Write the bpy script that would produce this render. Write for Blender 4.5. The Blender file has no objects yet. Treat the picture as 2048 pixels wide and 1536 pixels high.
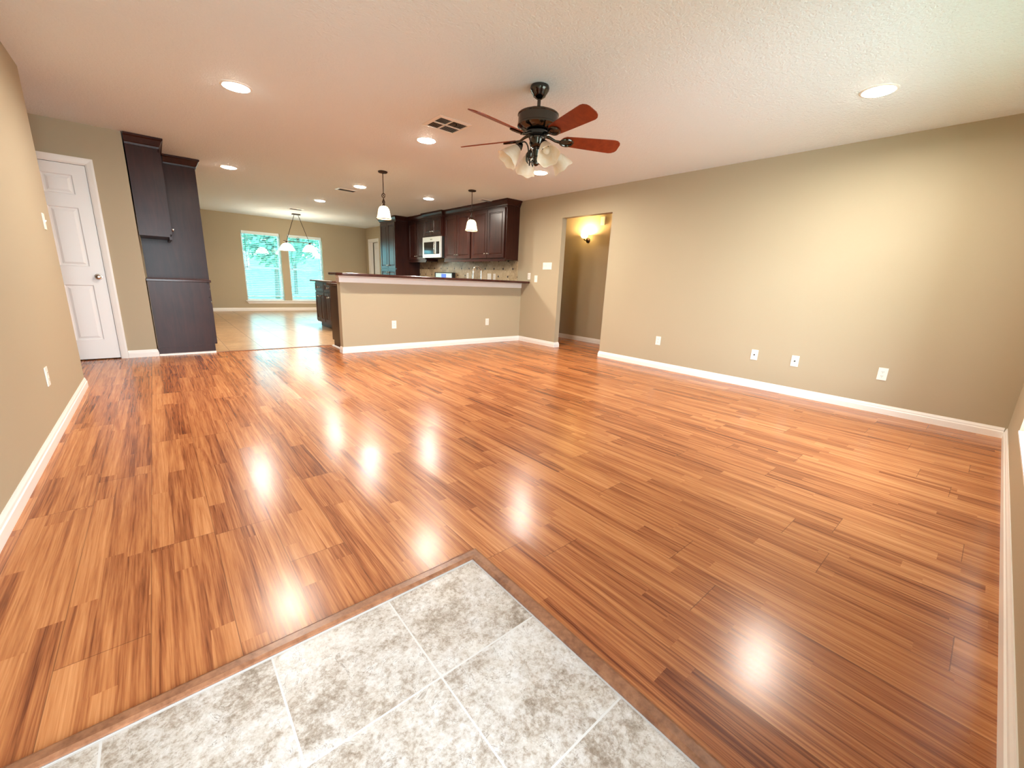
import bpy, bmesh, math, random
from math import pi, sin, cos, radians
from mathutils import Vector, Matrix
random.seed(7)
scene = bpy.context.scene
COL = scene.collection

# ------------------------------------------------------------------ key dimensions (metres)
H = 2.44            # ceiling
R = 5.087           # long wall on the right
L = -0.576          # near wall on the left
YN = -0.234         # front wall (behind the camera)
YL = 5.053          # end of the left wall
YD = 6.488          # wall with the white door
XK = -0.08          # end of that wall / kitchen left wall
YB = 5.748          # bar wall, room face
YT = 6.50           # wood to tile change
YF = 13.017         # far dining wall

# ------------------------------------------------------------------ camera
cam = bpy.data.cameras.new('camera')
co = bpy.data.objects.new('camera', cam); COL.objects.link(co)
cam.sensor_fit = 'HORIZONTAL'; cam.sensor_width = 36.0
cam.lens = 818.23 / 2048 * 36.0
cam.clip_start = 0.02; cam.clip_end = 300
yaw, pitch, roll = 0.71304, -0.24420, 0.04448
fw = Vector((sin(yaw)*cos(pitch), cos(yaw)*cos(pitch), sin(pitch)))
rt = Vector((cos(yaw), -sin(yaw), 0)); up = rt.cross(fw)
rt2 = cos(roll)*rt + sin(roll)*up; up2 = -sin(roll)*rt + cos(roll)*up
co.matrix_world = Matrix(((rt2.x, up2.x, -fw.x, 0), (rt2.y, up2.y, -fw.y, 0), (rt2.z, up2.z, -fw.z, 1.0574), (0, 0, 0, 1)))
scene.camera = co

# ------------------------------------------------------------------ world, daylight and exposure
scene.view_settings.view_transform = 'Standard'
scene.view_settings.look = 'None'
scene.view_settings.gamma = 1.0
scene.view_settings.use_curve_mapping = False
scene.view_settings.exposure = 0.71
scene.cycles.use_denoising = True
scene.cycles.max_bounces = 10
scene.cycles.diffuse_bounces = 6
scene.cycles.glossy_bounces = 4
scene.cycles.transmission_bounces = 8
scene.cycles.transparent_max_bounces = 12
scene.cycles.sample_clamp_indirect = 6.0
scene.cycles.caustics_reflective = False
scene.cycles.caustics_refractive = False
SKY = 3.8
w = bpy.data.worlds.new('sky'); scene.world = w; w.use_nodes = True
nt = w.node_tree; bg = nt.nodes['Background']
tc = nt.nodes.new('ShaderNodeTexCoord'); sp = nt.nodes.new('ShaderNodeSeparateXYZ')
rp = nt.nodes.new('ShaderNodeValToRGB')
nt.links.new(tc.outputs['Generated'], sp.inputs[0]); nt.links.new(sp.outputs['Z'], rp.inputs[0])
rp.color_ramp.elements[0].position = 0.0; rp.color_ramp.elements[0].color = (0.86, 0.97, 1.0, 1)
rp.color_ramp.elements[1].position = 0.7; rp.color_ramp.elements[1].color = (0.62, 0.80, 1.0, 1)
nt.links.new(rp.outputs[0], bg.inputs['Color']); bg.inputs['Strength'].default_value = SKY

def daylight(name, loc, rot, sx, sy, power, color=(0.86, 0.94, 1.0), spread=110):
    l = bpy.data.lights.new(name, 'AREA'); l.shape = 'RECTANGLE'; l.size = sx; l.size_y = sy
    l.energy = power; l.color = color; l.spread = radians(spread)
    o = bpy.data.objects.new(name, l); COL.objects.link(o); o.location = loc; o.rotation_euler = rot
    return o
# area lights added to the sky's daylight, outside the entry door and behind the windows
daylight('entry_daylight', (0.10, YN-3.2, 1.75), (radians(90), 0, 0), 3.6, 3.0, 560, (0.80, 0.91, 1.0), spread=180)
daylight('front_window_daylight', (3.10, YN-0.16, 1.16), (radians(90), 0, 0), 1.85, 1.75, 18)
daylight('dining_daylight', (2.275, YF+0.30, 1.16), (radians(-90), 0, 0), 0.88, 1.75, 4, (0.72, 0.90, 1.0))
daylight('dining_daylight', (3.35, YF+0.30, 1.16), (radians(-90), 0, 0), 0.88, 1.75, 4, (0.72, 0.90, 1.0))
LAMP = 21.5         # power of a recessed lamp

# ------------------------------------------------------------------ node helpers and materials
def mat(name):
    m = bpy.data.materials.new(name); m.use_nodes = True
    return m, m.node_tree, m.node_tree.nodes['Principled BSDF']
def pm(name, color, rough=0.5, metal=0.0, coat=0.0, emit=None, estr=0.0, spec=0.5):
    m, t, b = mat(name)
    b.inputs['Base Color'].default_value = (*color, 1); b.inputs['Roughness'].default_value = rough
    b.inputs['Metallic'].default_value = metal; b.inputs['Coat Weight'].default_value = coat
    b.inputs['Coat Roughness'].default_value = 0.12
    b.inputs['Specular IOR Level'].default_value = spec
    if emit:
        b.inputs['Emission Color'].default_value = (*emit, 1); b.inputs['Emission Strength'].default_value = estr
    return m
class G:
    def __init__(s, t): s.t = t
    def node(s, k, **kw):
        n = s.t.nodes.new('ShaderNode' + k)
        for a, v in kw.items(): setattr(n, a, v)
        return n
    def put(s, sock, v):
        if v is None: return
        if hasattr(v, 'is_linked') or hasattr(v, 'links'): s.t.links.new(v, sock)
        else: sock.default_value = v
    def m(s, op, a, b=None, c=None):
        n = s.node('Math', operation=op); s.put(n.inputs[0], a); s.put(n.inputs[1], b); s.put(n.inputs[2], c)
        return n.outputs[0]
    def xyz(s, x, y, z=0.0):
        n = s.node('CombineXYZ'); s.put(n.inputs[0], x); s.put(n.inputs[1], y); s.put(n.inputs[2], z); return n.outputs[0]
    def white(s, v):
        n = s.node('TexWhiteNoise', noise_dimensions='3D'); s.put(n.inputs['Vector'], v); return n
    def noise(s, v, scale=1.0, detail=2.0, rough=0.5, dist=0.0):
        n = s.node('TexNoise'); s.put(n.inputs['Vector'], v); n.inputs['Scale'].default_value = scale
        n.inputs['Detail'].default_value = detail; n.inputs['Roughness'].default_value = rough; n.inputs['Distortion'].default_value = dist
        return n.outputs['Fac']
    def ramp(s, f, stops):
        n = s.node('ValToRGB'); s.put(n.inputs[0], f); e = n.color_ramp.elements
        while len(e) < len(stops): e.new(0.5)
        for i, (p, c) in enumerate(stops): e[i].position = p; e[i].color = (*c, 1)
        return n.outputs[0]
    def mix(s, f, a, b, mode='MIX'):
        n = s.node('Mix', data_type='RGBA', blend_type=mode)
        s.put(n.inputs[0], f)
        for sock, v in ((n.inputs[6], a), (n.inputs[7], b)):
            s.put(sock, (*v, 1) if isinstance(v, tuple) and len(v) == 3 else v)
        return n.outputs[2]
    def bump(s, h, strength, dist=0.01, normal=None):
        n = s.node('Bump'); n.inputs['Strength'].default_value = strength; n.inputs['Distance'].default_value = dist
        s.put(n.inputs['Height'], h)
        if normal: s.put(n.inputs['Normal'], normal)
        return n.outputs[0]
def coords(g):
    tc = g.node('TexCoord'); s = g.node('Separate' + 'XYZ'); g.t.links.new(tc.outputs['Object'], s.inputs[0])
    return tc.outputs['Object'], s.outputs[0], s.outputs[1], s.outputs[2]

def painted(name, color, bump=0.12, scale=190, rough=0.6):
    m, t, b = mat(name); g = G(t); v, x, y, z = coords(g)
    n1 = g.noise(v, scale, 2.0, 0.55)
    b.inputs['Base Color'].default_value = (*color, 1); b.inputs['Roughness'].default_value = rough
    b.inputs['Specular IOR Level'].default_value = 0.3
    t.links.new(g.bump(n1, bump, 0.004), b.inputs['Normal'])
    return m
M = {}
M['wall'] = painted('tan_wall_paint', (0.435, 0.368, 0.256))
def ceiling_mat():
    m, t, b = mat('textured_ceiling_paint'); g = G(t); v, x, y, z = coords(g)
    n1 = g.noise(v, 78, 3.0, 0.6); n2 = g.noise(v, 40, 2.0, 0.5)
    h = g.m('ADD', g.m('SMOOTH_MIN', n1, 0.56, 0.08), g.m('MULTIPLY', n2, 0.6))
    b.inputs['Base Color'].default_value = (0.80, 0.865, 0.92, 1); b.inputs['Roughness'].default_value = 0.75
    b.inputs['Specular IOR Level'].default_value = 0.2
    t.links.new(g.bump(h, 0.55, 0.012), b.inputs['Normal'])
    return m
M['ceiling'] = ceiling_mat()
M['trim'] = pm('white_trim_paint', (0.86, 0.84, 0.81), 0.32)
M['door'] = pm('white_door_paint', (0.85, 0.85, 0.85), 0.35)
M['plastic'] = pm('white_plastic', (0.86, 0.83, 0.77), 0.35)
M['slot'] = pm('dark_slot', (0.03, 0.028, 0.025), 0.5)
M['nickel'] = pm('satin_nickel', (0.72, 0.68, 0.63), 0.24, 1.0)
M['chrome'] = pm('polished_chrome', (0.88, 0.86, 0.80), 0.10, 1.0)
M['bronze'] = pm('dark_bronze', (0.045, 0.026, 0.018), 0.35, 0.6)
M['gunmetal'] = pm('black_nickel', (0.085, 0.078, 0.07), 0.16, 1.0)
M['steel'] = pm('brushed_steel', (0.80, 0.79, 0.76), 0.34, 0.55)
M['blackglass'] = pm('black_glass', (0.012, 0.012, 0.014), 0.06)
M['black'] = pm('black_plastic', (0.02, 0.02, 0.02), 0.4)
M['display'] = pm('lit_blue_display', (0.02, 0.02, 0.05), 0.2, emit=(0.12, 0.16, 0.9), estr=0.7)
M['ventshade'] = pm('painted_duct_shade', (0.06, 0.05, 0.045), 0.7)  # dark colour for the shade behind the vent louvres
M['vinyl'] = pm('white_vinyl', (0.85, 0.87, 0.9), 0.35)
M['slat'] = pm('white_blind_slat', (0.80, 0.88, 0.88), 0.5)
M['wand'] = pm('clear_wand', (0.12, 0.22, 0.24), 0.3)
M['lens'] = pm('glowing_lamp_lens', (0.9, 0.85, 0.75), 0.4, emit=(1.0, 0.90, 0.74), estr=55)
M['pendantglass'] = pm('lit_pendant_glass', (0.9, 0.8, 0.6), 0.3, emit=(1.0, 0.72, 0.36), estr=3.2)
M['chandglass'] = pm('lit_chandelier_glass', (0.9, 0.88, 0.8), 0.3, emit=(1.0, 0.82, 0.58), estr=16)
M['sconceglass'] = pm('lit_sconce_glass', (0.9, 0.8, 0.6), 0.3, emit=(1.0, 0.66, 0.24), estr=12)

def cabinet_mat(name, a, b_, rough=0.30):
    m, t, b = mat(name); g = G(t); v, x, y, z = coords(g)
    s = g.node('Mapping'); t.links.new(v, s.inputs[0]); s.inputs['Scale'].default_value = (14, 14, 1.6)
    n1 = g.noise(s.outputs[0], 1.6, 4.0, 0.6, 0.4); n2 = g.noise(v, 5.0, 2.0)
    f = g.m('ADD', g.m('MULTIPLY', n1, 0.7), g.m('MULTIPLY', n2, 0.35))
    t.links.new(g.ramp(f, [(0.3, a), (0.75, b_)]), b.inputs['Base Color'])
    b.inputs['Roughness'].default_value = rough; b.inputs['Specular IOR Level'].default_value = 0.25
    return m
M['cab'] = cabinet_mat('espresso_stained_wood', (0.018, 0.0045, 0.0035), (0.055, 0.015, 0.009))
M['counter'] = cabinet_mat('dark_brown_counter', (0.030, 0.010, 0.008), (0.085, 0.030, 0.022), 0.18)
M['blade'] = cabinet_mat('cherry_fan_blade', (0.17, 0.022, 0.008), (0.30, 0.05, 0.016), 0.35)

def glass_mat(name, tint, gloss=0.10):
    m, t, b = mat(name); t.nodes.remove(b); g = G(t); out = t.nodes['Material Output']
    tr = g.node('BsdfTransparent'); tr.inputs[0].default_value = (*tint, 1)
    gl = g.node('BsdfGlossy'); gl.inputs['Roughness'].default_value = 0.02
    mx = g.node('MixShader'); mx.inputs[0].default_value = gloss
    t.links.new(tr.outputs[0], mx.inputs[1]); t.links.new(gl.outputs[0], mx.inputs[2]); t.links.new(mx.outputs[0], out.inputs[0])
    return m
M['pane'] = glass_mat('tinted_window_glass', (0.62, 0.97, 1.0), 0.07)
M['clearpane'] = glass_mat('clear_window_glass', (0.97, 0.98, 0.98), 0.06)
def frosted():
    m, t, b = mat('frosted_alabaster_glass'); g = G(t); out = t.nodes['Material Output']; v, x, y, z = coords(g)
    n = g.noise(v, 14, 4, 0.6, 1.2)
    c = g.ramp(n, [(0.3, (0.88, 0.80, 0.66)), (0.7, (0.97, 0.94, 0.88))])
    t.links.new(c, b.inputs['Base Color']); b.inputs['Roughness'].default_value = 0.35
    tl = g.node('BsdfTranslucent'); t.links.new(c, tl.inputs[0])
    mx = g.node('MixShader'); mx.inputs[0].default_value = 0.45
    t.links.new(b.outputs[0], mx.inputs[1]); t.links.new(tl.outputs[0], mx.inputs[2]); t.links.new(mx.outputs[0], out.inputs[0])
    return m
M['shade'] = frosted()

def wood_floor():
    m, t, b = mat('laminate_wood_planks'); g = G(t); v, x, y, z = coords(g)
    PW, PL = 0.198, 1.29
    u = g.m('DIVIDE', g.m('SUBTRACT', x, 0.06), PW); pi_ = g.m('FLOOR', u); fu = g.m('FRACT', u)
    st = g.m('MULTIPLY', g.white(g.xyz(pi_, 3.7)).outputs['Value'], 1.0)
    vv = g.m('ADD', g.m('DIVIDE', y, PL), st); pj = g.m('FLOOR', vv); fv = g.m('FRACT', vv)
    plank = g.white(g.xyz(pi_, pj, 1.3))
    # strips inside the planks, with wavy limits and short staves
    wob = g.noise(g.xyz(g.m('MULTIPLY', x, 9.0), g.m('MULTIPLY', y, 1.6)), 1.0, 2.0)
    su = g.m('ADD', g.m('DIVIDE', g.m('SUBTRACT', x, 0.06), PW/3), g.m('MULTIPLY', g.m('SUBTRACT', wob, 0.5), 0.55))
    si = g.m('FLOOR', su)
    so = g.white(g.xyz(si, pj, 9.1)).outputs['Value']
    sv = g.m('ADD', g.m('DIVIDE', y, 0.80), g.m('MULTIPLY', so, 5.0)); sj = g.m('FLOOR', sv)
    tone = g.white(g.xyz(si, sj, pi_)).outputs['Value']
    shift = g.m('MULTIPLY', tone, 40.0)
    gv = g.xyz(g.m('MULTIPLY', x, 46.0), g.m('ADD', g.m('MULTIPLY', y, 1.15), shift), shift)
    grain = g.noise(gv, 1.0, 5.0, 0.62, 0.7)
    gv2 = g.xyz(g.m('MULTIPLY', x, 210.0), g.m('MULTIPLY', y, 5.0), shift)
    pores = g.noise(gv2, 1.0, 3.0, 0.6)
    f = g.m('ADD', g.m('MULTIPLY', g.m('SUBTRACT', tone, 0.5), 0.20), grain)
    f = g.m('ADD', f, g.m('MULTIPLY', g.m('SUBTRACT', plank.outputs['Value'], 0.5), 0.10))
    f = g.m('ADD', f, g.m('MULTIPLY', g.m('SUBTRACT', pores, 0.5), 0.52))
    c = g.ramp(f, [(0.20, (0.12, 0.028, 0.010)), (0.40, (0.31, 0.098, 0.033)), (0.56, (0.45, 0.170, 0.059)), (0.80, (0.61, 0.270, 0.107))])
    e1 = g.m('LESS_THAN', g.m('MINIMUM', fu, g.m('SUBTRACT', 1.0, fu)), 0.0012/PW)
    e2 = g.m('LESS_THAN', g.m('MINIMUM', fv, g.m('SUBTRACT', 1.0, fv)), 0.0014/PL)
    e = g.m('MAXIMUM', e1, e2)
    c = g.mix(g.m('MULTIPLY', e, 0.55), c, (0.07, 0.022, 0.010))
    t.links.new(c, b.inputs['Base Color'])
    t.links.new(g.m('ADD', 0.195, g.m('MULTIPLY', pores, 0.08)), b.inputs['Roughness'])
    b.inputs['Specular IOR Level'].default_value = 0.30
    # every plank lies at a very slightly different angle
    geo = g.node('NewGeometry'); sub = g.node('VectorMath', operation='SUBTRACT'); sub.inputs[1].default_value = (0.5, 0.5, 0.5)
    t.links.new(plank.outputs['Color'], sub.inputs[0])
    sc = g.node('VectorMath', operation='SCALE'); sc.inputs['Scale'].default_value = 0.024; t.links.new(sub.outputs[0], sc.inputs[0])
    ad = g.node('VectorMath', operation='ADD'); t.links.new(geo.outputs['Normal'], ad.inputs[0]); t.links.new(sc.outputs[0], ad.inputs[1])
    no = g.node('VectorMath', operation='NORMALIZE'); t.links.new(ad.outputs[0], no.inputs[0])
    lv = g.noise(v, 7.0, 1.0)
    t.links.new(g.bump(g.m('ADD', g.m('MULTIPLY', lv, 0.6), g.m('MULTIPLY', pores, 0.03)), 0.035, 0.01, no.outputs[0]), b.inputs['Normal'])
    return m
M['wood'] = wood_floor()
def strip_wood():
    m, t, b = mat('brown_threshold_wood'); g = G(t); v, x, y, z = coords(g)
    n = g.noise(v, 55, 4, 0.6); n2 = g.noise(v, 9, 2)
    t.links.new(g.ramp(g.m('ADD', g.m('MULTIPLY', n, .6), g.m('MULTIPLY', n2, .4)), [(0.3, (0.13, 0.045, 0.020)), (0.7, (0.35, 0.155, 0.078))]), b.inputs['Base Color'])
    b.inputs['Roughness'].default_value = 0.3
    return m
M['strip'] = strip_wood()
def tile_mat(name, x0, y0, sx, sy, stops, vein, grout, gw, rough, seed=0.0, scale=1.0):
    m, t, b = mat(name); g = G(t); v, x, y, z = coords(g)
    u = g.m('DIVIDE', g.m('SUBTRACT', x, x0), sx); q = g.m('DIVIDE', g.m('SUBTRACT', y, y0), sy)
    iu, iq, fu, fq = g.m('FLOOR', u), g.m('FLOOR', q), g.m('FRACT', u), g.m('FRACT', q)
    r = g.white(g.xyz(iu, iq, seed))
    off = g.m('MULTIPLY', r.outputs['Value'], 30.0)
    p = g.xyz(g.m('ADD', x, off), y, off)
    big = g.noise(p, 6.0*scale, 3.0, 0.55, 0.3)
    mid = g.noise(p, 21.0*scale, 5.0, 0.70, 0.25)
    fine = g.noise(p, 90.0*scale, 4.0, 0.75)
    vo = g.node('TexVoronoi'); t.links.new(p, vo.inputs['Vector']); vo.inputs['Scale'].default_value = 75.0*scale
    flake = g.white(vo.outputs['Color']).outputs['Value']
    f = g.m('ADD', g.m('ADD', g.m('MULTIPLY', big, 0.46), g.m('MULTIPLY', mid, 0.46)), g.m('MULTIPLY', g.m('SUBTRACT', fine, 0.5), 0.55))
    f = g.m('ADD', f, g.m('MULTIPLY', g.m('SUBTRACT', flake, 0.5), 0.075))
    f = g.m('ADD', f, g.m('ADD', 0.04, g.m('MULTIPLY', g.m('SUBTRACT', r.outputs['Value'], 0.5), 0.05)))
    c = g.ramp(f, stops)
    hue = g.noise(p, 11.0*scale, 2.0)
    c = g.mix(g.m('MULTIPLY', hue, 0.75), c, (0.90, 0.80, 0.66), 'MULTIPLY')
    # thin crooked veins where a warped noise crosses its middle
    wv = g.noise(p, 9.0*scale, 5.0, 0.65, 1.6)
    vein_f = g.m('LESS_THAN', g.m('ABSOLUTE', g.m('SUBTRACT', wv, 0.47)), 0.006)
    vein_f = g.m('MULTIPLY', vein_f, g.m('GREATER_THAN', mid, 0.48))
    c = g.mix(g.m('MULTIPLY', vein_f, 0.55), c, vein)
    eu = g.m('MULTIPLY', g.m('MINIMUM', fu, g.m('SUBTRACT', 1.0, fu)), sx); eq = g.m('MULTIPLY', g.m('MINIMUM', fq, g.m('SUBTRACT', 1.0, fq)), sy)
    e = g.m('LESS_THAN', g.m('MINIMUM', eu, eq), gw)
    c = g.mix(e, c, grout)
    t.links.new(c, b.inputs['Base Color'])
    t.links.new(g.m('ADD', rough, g.m('MULTIPLY', e, 0.3)), b.inputs['Roughness'])
    hgt = g.m('ADD', g.m('MULTIPLY', g.m('SUBTRACT', 1.0, e), 1.0), g.m('MULTIPLY', fine, 0.15))
    t.links.new(g.bump(hgt, 0.35, 0.004), b.inputs['Normal'])
    return m
M['grout'] = pm('pale_grout', (0.42, 0.37, 0.34), 0.8)
M['entrytile'] = tile_mat('travertine_entry_tile', 0.809, 1.121, 0.3445, 0.343,
    [(0.28, (0.19, 0.145, 0.11)), (0.40, (0.34, 0.288, 0.245)), (0.48, (0.47, 0.425, 0.39)), (0.62, (0.60, 0.58, 0.57))], (0.15, 0.11, 0.08), (0.56, 0.53, 0.50), 0.0026, 0.32, 0.0, 1.0)
M['kitchentile'] = tile_mat('tan_kitchen_tile', 1.45, 6.50, 0.40, 0.40,
    [(0.34, (0.30, 0.17, 0.085)), (0.50, (0.44, 0.27, 0.14)), (0.68, (0.56, 0.38, 0.22))], (0.25, 0.14, 0.07), (0.20, 0.13, 0.08), 0.003, 0.28, 4.0, 0.6)
def splash_mat():
    m, t, b = mat('tumbled_diamond_tile'); g = G(t); v, x, y, z = coords(g)
    D = 0.285
    a = g.m('DIVIDE', g.m('SUBTRACT', y, 5.99), D); q = g.m('DIVIDE', g.m('SUBTRACT', z, 1.29), D)
    p1 = g.m('ADD', a, q); p2 = g.m('SUBTRACT', a, q)
    f1, f2 = g.m('FRACT', p1), g.m('FRACT', p2)
    r = g.white(g.xyz(g.m('FLOOR', p1), g.m('FLOOR', p2), 2.0)).outputs['Value']
    n = g.noise(v, 22, 5, 0.65, 0.6)
    c = g.ramp(g.m('ADD', n, g.m('MULTIPLY', g.m('SUBTRACT', r, 0.5), 0.35)), [(0.25, (0.30, 0.20, 0.11)), (0.55, (0.50, 0.37, 0.22)), (0.8, (0.62, 0.49, 0.32))])
    d1 = g.m('MINIMUM', f1, g.m('SUBTRACT', 1.0, f1)); d2 = g.m('MINIMUM', f2, g.m('SUBTRACT', 1.0, f2))
    c = g.mix(g.m('LESS_THAN', g.m('MINIMUM', d1, d2), 0.008), c, (0.46, 0.36, 0.24))
    c = g.mix(g.m('LESS_THAN', g.m('MAXIMUM', d1, d2), 0.085), c, (0.035, 0.022, 0.02))
    t.links.new(c, b.inputs['Base Color']); b.inputs['Roughness'].default_value = 0.3
    return m
M['splash'] = splash_mat()
def lawn_mat():
    m, t, b = mat('lawn_grass'); g = G(t); v, x, y, z = coords(g)
    t.links.new(g.ramp(g.noise(v, 3.0, 4), [(0.3, (0.26, 0.40, 0.22)), (0.7, (0.38, 0.52, 0.32))]), b.inputs['Base Color'])
    b.inputs['Roughness'].default_value = 0.9
    return m
M['lawn'] = lawn_mat()
M['leaf'] = pm('tree_leaves', (0.30, 0.46, 0.33), 0.7)
M['bark'] = pm('tree_bark', (0.22, 0.19, 0.15), 0.9)

# ------------------------------------------------------------------ mesh helpers
def box(bm, x0, x1, y0, y1, z0, z1, bev=0.0):
    vs = [bm.verts.new((x, y, z)) for z in (z0, z1) for y in (y0, y1) for x in (x0, x1)]
    F = [(0, 2, 3, 1), (4, 5, 7, 6), (0, 1, 5, 4), (2, 6, 7, 3), (0, 4, 6, 2), (1, 3, 7, 5)]
    fs = [bm.faces.new([vs[i] for i in f]) for f in F]
    if bev > 0:
        es = {e for f in fs for e in f.edges}
        bmesh.ops.bevel(bm, geom=list(es), offset=bev, segments=2, profile=0.7, affect='EDGES')
    return vs
def lathe(bm, prof, seg=32, center=(0, 0, 0), axis=None, cap=True):
    """prof: [(r, z)] bottom to top or the reverse"""
    Mx = Matrix.Translation(center) @ (Vector((0, 0, 1)).rotation_difference(Vector(axis)).to_matrix().to_4x4() if axis else Matrix())
    rings = []
    for r, z in prof:
        rings.append([bm.verts.new(Mx @ Vector((r*cos(2*pi*i/seg), r*sin(2*pi*i/seg), z))) for i in range(seg)])
    for a, b in zip(rings, rings[1:]):
        for i in range(seg):
            bm.faces.new((a[i], a[(i+1) % seg], b[(i+1) % seg], b[i]))
    if cap:
        for rg in (rings[0], rings[-1]): bm.faces.new(rg)
    return rings
def tube(bm, pts, r, seg=10, taper=None):
    pts = [Vector(p) for p in pts]; n = len(pts); rings = []
    t0 = (pts[1]-pts[0]).normalized(); ref = Vector((0, 0, 1)) if abs(t0.z) < .9 else Vector((1, 0, 0))
    u = t0.cross(ref).normalized()
    for i, p in enumerate(pts):
        t = ((pts[min(i+1, n-1)] - pts[max(i-1, 0)])).normalized()
        u = (u - t*u.dot(t)).normalized(); v = t.cross(u)
        rr = r if taper is None else r*taper[i]
        rings.append([bm.verts.new(p + rr*(cos(2*pi*k/seg)*u + sin(2*pi*k/seg)*v)) for k in range(seg)])
    for a, b in zip(rings, rings[1:]):
        for k in range(seg): bm.faces.new((a[k], a[(k+1) % seg], b[(k+1) % seg], b[k]))
    bm.faces.new(rings[0]); bm.faces.new(rings[-1])
def torus(bm, c, R_, r, axis=(0, 0, 1), seg=24, s2=8):
    Mx = Matrix.Translation(c) @ Vector((0, 0, 1)).rotation_difference(Vector(axis)).to_matrix().to_4x4()
    g = [[bm.verts.new(Mx @ Vector(((R_+r*cos(2*pi*j/s2))*cos(2*pi*i/seg), (R_+r*cos(2*pi*j/s2))*sin(2*pi*i/seg), r*sin(2*pi*j/s2)))) for j in range(s2)] for i in range(seg)]
    for i in range(seg):
        for j in range(s2):
            bm.faces.new((g[i][j], g[(i+1) % seg][j], g[(i+1) % seg][(j+1) % s2], g[i][(j+1) % s2]))
def prism(bm, poly, z0, z1):
    a = [bm.verts.new((x, y, z0)) for x, y in poly]; b = [bm.verts.new((x, y, z1)) for x, y in poly]
    bm.faces.new(a); bm.faces.new(b)
    for i in range(len(poly)): j = (i+1) % len(poly); bm.faces.new((a[i], a[j], b[j], b[i]))
def loft(bm, outlines):
    rs = [[bm.verts.new(p) for p in o] for o in outlines]
    for a, b in zip(rs, rs[1:]):
        for i in range(len(a)): j = (i+1) % len(a); bm.faces.new((a[i], a[j], b[j], b[i]))
    bm.faces.new(rs[0]); bm.faces.new(rs[-1])
def paneled(bm, x0, x1, z0, z1, yf, t, cells, rings):
    """slab whose front face (at y=yf, facing -y) has the panel rings [(inset, depth)] in each cell"""
    xs = sorted({x0, x1, *[c[0] for c in cells], *[c[1] for c in cells]})
    zs = sorted({z0, z1, *[c[2] for c in cells], *[c[3] for c in cells]})
    V = {}
    def v(x, y, z):
        k = (round(x, 5), round(y, 5), round(z, 5))
        if k not in V: V[k] = bm.verts.new((x, y, z))
        return V[k]
    for xa, xb in zip(xs, xs[1:]):
        for za, zb in zip(zs, zs[1:]):
            cx, cz = (xa+xb)/2, (za+zb)/2
            if not any(c[0] < cx < c[1] and c[2] < cz < c[3] for c in cells):
                bm.faces.new((v(xa, yf, za), v(xb, yf, za), v(xb, yf, zb), v(xa, yf, zb)))
    for (a, b, c, d) in cells:
        xin = [x for x in xs if a <= x <= b]; zin = [z for z in zs if c <= z <= d]
        per = [(x, c) for x in xin] + [(b, z) for z in zin[1:]] + [(x, d) for x in xin[::-1][1:]] + [(a, z) for z in zin[::-1][1:-1]]
        prev = [v(x, yf, z) for x, z in per]
        for ins, dep in rings:
            cur = []
            for x, z in per:
                nx = a+ins if x == a else b-ins if x == b else min(max(x, a+ins), b-ins)
                nz = c+ins if z == c else d-ins if z == d else min(max(z, c+ins), d-ins)
                cur.append(bm.verts.new((nx, yf+dep, nz)))
            for i in range(len(per)):
                j = (i+1) % len(per)
                bm.faces.new((prev[i], prev[j], cur[j], cur[i]))
            prev = cur
        bm.faces.new(prev)
    yb = yf + t
    B = [bm.verts.new((x, yb, z)) for x, z in ((x0, z0), (x1, z0), (x1, z1), (x0, z1))]
    bm.faces.new(B[::-1])
    per = [(x, z0) for x in xs]; bm.faces.new([v(x, yf, z0) for x in xs[::-1]] + [B[0], B[1]])
    bm.faces.new([v(x, yf, z1) for x in xs] + [B[2], B[3]])
    bm.faces.new([v(x0, yf, z) for z in zs] + [B[3], B[0]])
    bm.faces.new([v(x1, yf, z) for z in zs[::-1]] + [B[1], B[2]])

def obj(name, fn, m, parent=None, smooth=None, bevel=0.0, loc=None):
    """fn(bm) fills the mesh; links ONE mesh object"""
    bm = bmesh.new(); fn(bm)
    bmesh.ops.recalc_face_normals(bm, faces=bm.faces)
    me = bpy.data.meshes.new(name); bm.to_mesh(me); bm.free()
    me.materials.append(M[m])
    if smooth is not None:
        me.shade_smooth(); me.set_sharp_from_angle(angle=radians(smooth))
    o = bpy.data.objects.new(name, me); COL.objects.link(o)
    if parent: o.parent = parent
    if loc: o.location = loc
    if bevel:
        b = o.modifiers.new('edge', 'BEVEL'); b.width = bevel; b.segments = 2; b.limit_method = 'ANGLE'
    return o
def thing(name, label, cat, loc=(0, 0, 0), rz=0.0, group=None):
    o = bpy.data.objects.new(name, None); COL.objects.link(o); o.empty_display_size = 0.1
    o.location = loc; o.rotation_euler = (0, 0, radians(rz))
    tag(o, label, cat, group); return o
def tag(o, label, cat, group=None):
    o['label'] = label; o['category'] = cat
    if group: o['group'] = group
    return o
def struct(name, fn, m, parent=None, smooth=None):
    o = obj(name, fn, m, parent, smooth)
    if parent is None: o['kind'] = 'structure'
    return o
def dup(root, loc, label, rz=None, group=None):
    r = root.copy(); COL.objects.link(r); r.location = loc; r['label'] = label
    if rz is not None: r.rotation_euler = (0, 0, radians(rz))
    if group: r['group'] = group
    for ch in list(root.children):
        c = ch.copy(); COL.objects.link(c); c.parent = r
        for gc in list(ch.children):
            d = gc.copy(); COL.objects.link(d); d.parent = c
    return r
def boxes(*bs):
    def f(bm):
        for b in bs: box(bm, *b)
    return f

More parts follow.
